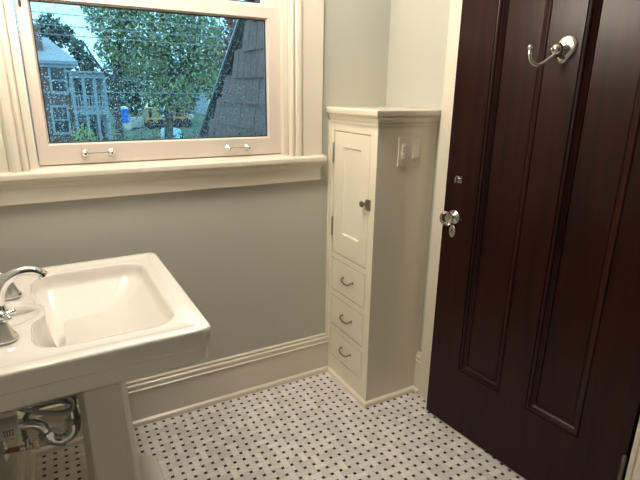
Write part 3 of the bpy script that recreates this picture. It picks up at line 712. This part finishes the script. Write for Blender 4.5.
for i, (x, y, rx, rz, sd, l) in enumerate(((8.2,68,3.1,4.2,21,'dark bushy evergreen behind the blue booth'), (14.9,68,3.3,4.4,22,'dark bushy evergreen behind the yellow loader'), (22.6,68,3.9,5.0,23,'dark bushy evergreen against the foot of the shingled gable'), (13.8,82,6.5,6.6,24,'dense dark evergreen filling the gap under the big green tree'))):
    tree('bushy_evergreen', l, 'tree', (x,y,-3.1), [([(0,0,0),(0,0,rz)],0.3)], [((0,0,rz),rx,rz)], M['leafd'], 1700, 0.36, sd, 'evergreens beyond the yard')
tree('garden_shrub', 'lime green shrub at the brick house corner by the porch', 'shrub', (0.75,30,-3.1), None, [((0,0,1.6),0.75,1.0),((0.35,0,1.1),0.75,0.9),((-0.2,0,0.8),0.6,0.8)], M['leafy'], 700, 0.11, 31)

# things in the yard beyond the street
bb = (6.85, 60, -3.1); t = thing('portable_toilet', 'bright blue booth with pale base and roof in the yard', 'portable toilet', bb)
bm = B(); box(bm, -0.6, 0.6, -0.6, 0.6, 0.75, 2.3, 0.04); b_ = obj('blue_wall', bm, M['blue'], t)
bm = B(); loft(bm, [[(x*s,y*s,z) for x, y in ((-1,-1),(1,-1),(1,1),(-1,1))] for z, s in ((2.3,0.62),(2.45,0.58),(2.6,0.35))], True, True, True); obj('roof', bm, M['cream'], t)
bm = B(); box(bm, -0.72, 0.72, -0.72, 0.72, 0, 0.75, 0.05); obj('base', bm, M['cream'], t)
bm = B(); box(bm, -0.35, 0.35, -0.63, -0.6, 0.8, 2.1); obj('door', bm, M['blue'], t)
bb = (8.45, 61.2, -3.1); t = thing('crate', 'pale boxy crate standing beside the blue booth', 'crate', bb)
bm = B(); box(bm, -0.75, 0.75, -0.5, 0.5, 0.12, 1.3, 0.03); obj('crate_body', bm, M['cream'], t)
bm = B()
for x in (-0.6, 0.0, 0.6): box(bm, x-0.08, x+0.08, -0.5, 0.5, 0, 0.12)
obj('skid', bm, M['bark'], t)
def loader(loc, mat, label, flip):
    t = thing('loader', label, 'loader', loc, 0, 'machines in the yard')
    bm = B(); box(bm, -1.0, 0.7, -0.6, 0.6, 0.6, 1.25, 0.08); obj('chassis', bm, mat, t)
    bm = B(); 
    for x in (-0.85, 0.25): 
        for y in (-0.55, 0.55): box(bm, x-0.06, x+0.06, y-0.05, y+0.05, 1.2, 2.35)
    box(bm, -1.0, 0.4, -0.65, 0.65, 2.3, 2.45, 0.04); obj('cab', bm, mat, t)
    for x in (-0.6, 0.5):
        for y in (-0.7, 0.7):
            bm = B(); lathe(bm, [(0.25,-0.13),(0.5,-0.12),(0.55,-0.06),(0.55,0.06),(0.5,0.12),(0.25,0.13)], (x,y,0.55), (0,1,0), 18); obj('wheel', bm, M['black'], t, True)
    bm = B(); loft(bm, [[(0.75*1,y,0.9),(1.35,y,1.15),(1.35,y,1.55),(0.85,y,1.45)] for y in (-0.7,0.7)], True, True, True); obj('bucket', bm, M['cream'], t)
loader((10.4,60,-3.1), M['yellow'], 'yellow loader with black wheels and pale bucket', 0)
loader((14.0,62,-3.1), M['orange'], 'orange loader parked beyond the yellow one', 0)
bb = (7.9, 40, -3.1); t = thing('car', 'pale blue car with only its roof showing above the sash', 'car', bb)
bm = B(); loft(bm, [[(x,y,z) for x, z in pr_] for y, pr_ in ((-1.9,((-0.7,0.3),(0.7,0.3),(0.7,0.75),(-0.7,0.75))),(-1.0,((-0.75,0.25),(0.75,0.25),(0.72,0.85),(-0.72,0.85))),(1.6,((-0.75,0.25),(0.75,0.25),(0.72,0.9),(-0.72,0.9))),(1.9,((-0.7,0.3),(0.7,0.3),(0.7,0.8),(-0.7,0.8))))], True, True, True); obj('car_body', bm, M['carblue'], t)
bm = B(); loft(bm, [[(x*s,y,z) for x, y in ((-1,-0.75*k),(1,-0.75*k),(1,1.35*k),(-1,1.35*k))] for z, s, k in ((0.85,0.70,1.1),(1.36,0.60,0.85),(1.42,0.52,0.78))], True, True, True); obj('car_cabin', bm, M['carblue'], t)
for x in (-0.68, 0.68):
    for y in (-1.2, 1.2):
        bm = B(); lathe(bm, [(0.1,-0.1),(0.3,-0.1),(0.32,0),(0.3,0.1),(0.1,0.1)], (x,y,0.32), (1,0,0), 16); obj('wheel', bm, M['black'], t, True)

# overhead cables
for z0, sag, l in ((4.75,0.25,'topmost grey cable crossing the sky outside the window'), (4.30,0.30,'second grey cable from the top outside the window'), (3.95,0.35,'third grey cable from the top outside the window'), (1.30,0.10,'lowest grey cable crossing in front of the trees')):
    bm = B(); tube(bm, [(-8+3.2*k, 25, z0-sag*(1-((k-5)/5)**2)) for k in range(11)], 0.018, 6, 3)
    tag(obj('street_cable', bm, M['wire'], None, True), l, 'cable', 'cables outside the window')

# ------------------------------------------------------------------ sky, camera, view
w = bpy.data.worlds.new('overcast_sky'); S.world = w; w.use_nodes = True
nt = w.node_tree; bg = nt.nodes['Background']
tc = nt.nodes.new('ShaderNodeTexCoord'); nz = nt.nodes.new('ShaderNodeTexNoise'); nz.inputs['Scale'].default_value = 2.0; nz.inputs['Detail'].default_value = 3
cr = nt.nodes.new('ShaderNodeValToRGB')
cr.color_ramp.elements[0].position = 0.35; cr.color_ramp.elements[0].color = (0.27, 0.60, 0.80, 1)
cr.color_ramp.elements[1].position = 0.7; cr.color_ramp.elements[1].color = (0.42, 0.78, 0.92, 1)
nt.links.new(tc.outputs['Generated'], nz.inputs[0]); nt.links.new(nz.outputs['Fac'], cr.inputs[0]); nt.links.new(cr.outputs[0], bg.inputs[0])
bg.inputs[1].default_value = 2.1

cam = bpy.data.objects.new('camera', bpy.data.cameras.new('camera')); C.objects.link(cam); S.camera = cam
cam.data.sensor_fit = 'HORIZONTAL'; cam.data.sensor_width = 36; cam.data.lens = 27.412; cam.data.clip_start = 0.02; cam.data.clip_end = 500
rt = Vector((0.8763777, -0.4814620, 0.0125050)); dn = Vector((-0.1298661, -0.2612310, -0.9565005)); fw = Vector((0.4637853, 0.8366317, -0.2914626))
m = Matrix((( rt.x, -dn.x, -fw.x, -1.12346), (rt.y, -dn.y, -fw.y, -1.55522), (rt.z, -dn.z, -fw.z, 1.38227), (0,0,0,1)))
cam.matrix_world = m
v = S.view_settings; v.view_transform = 'Standard'; v.look = 'None'; v.gamma = 1; v.exposure = 0.55; v.use_curve_mapping = False
S.cycles.max_bounces = 10; S.cycles.diffuse_bounces = 5; S.cycles.glossy_bounces = 5; S.cycles.transmission_bounces = 8; S.cycles.transparent_max_bounces = 12
S.cycles.use_denoising = True
S.cycles.caustics_reflective = False; S.cycles.caustics_refractive = False
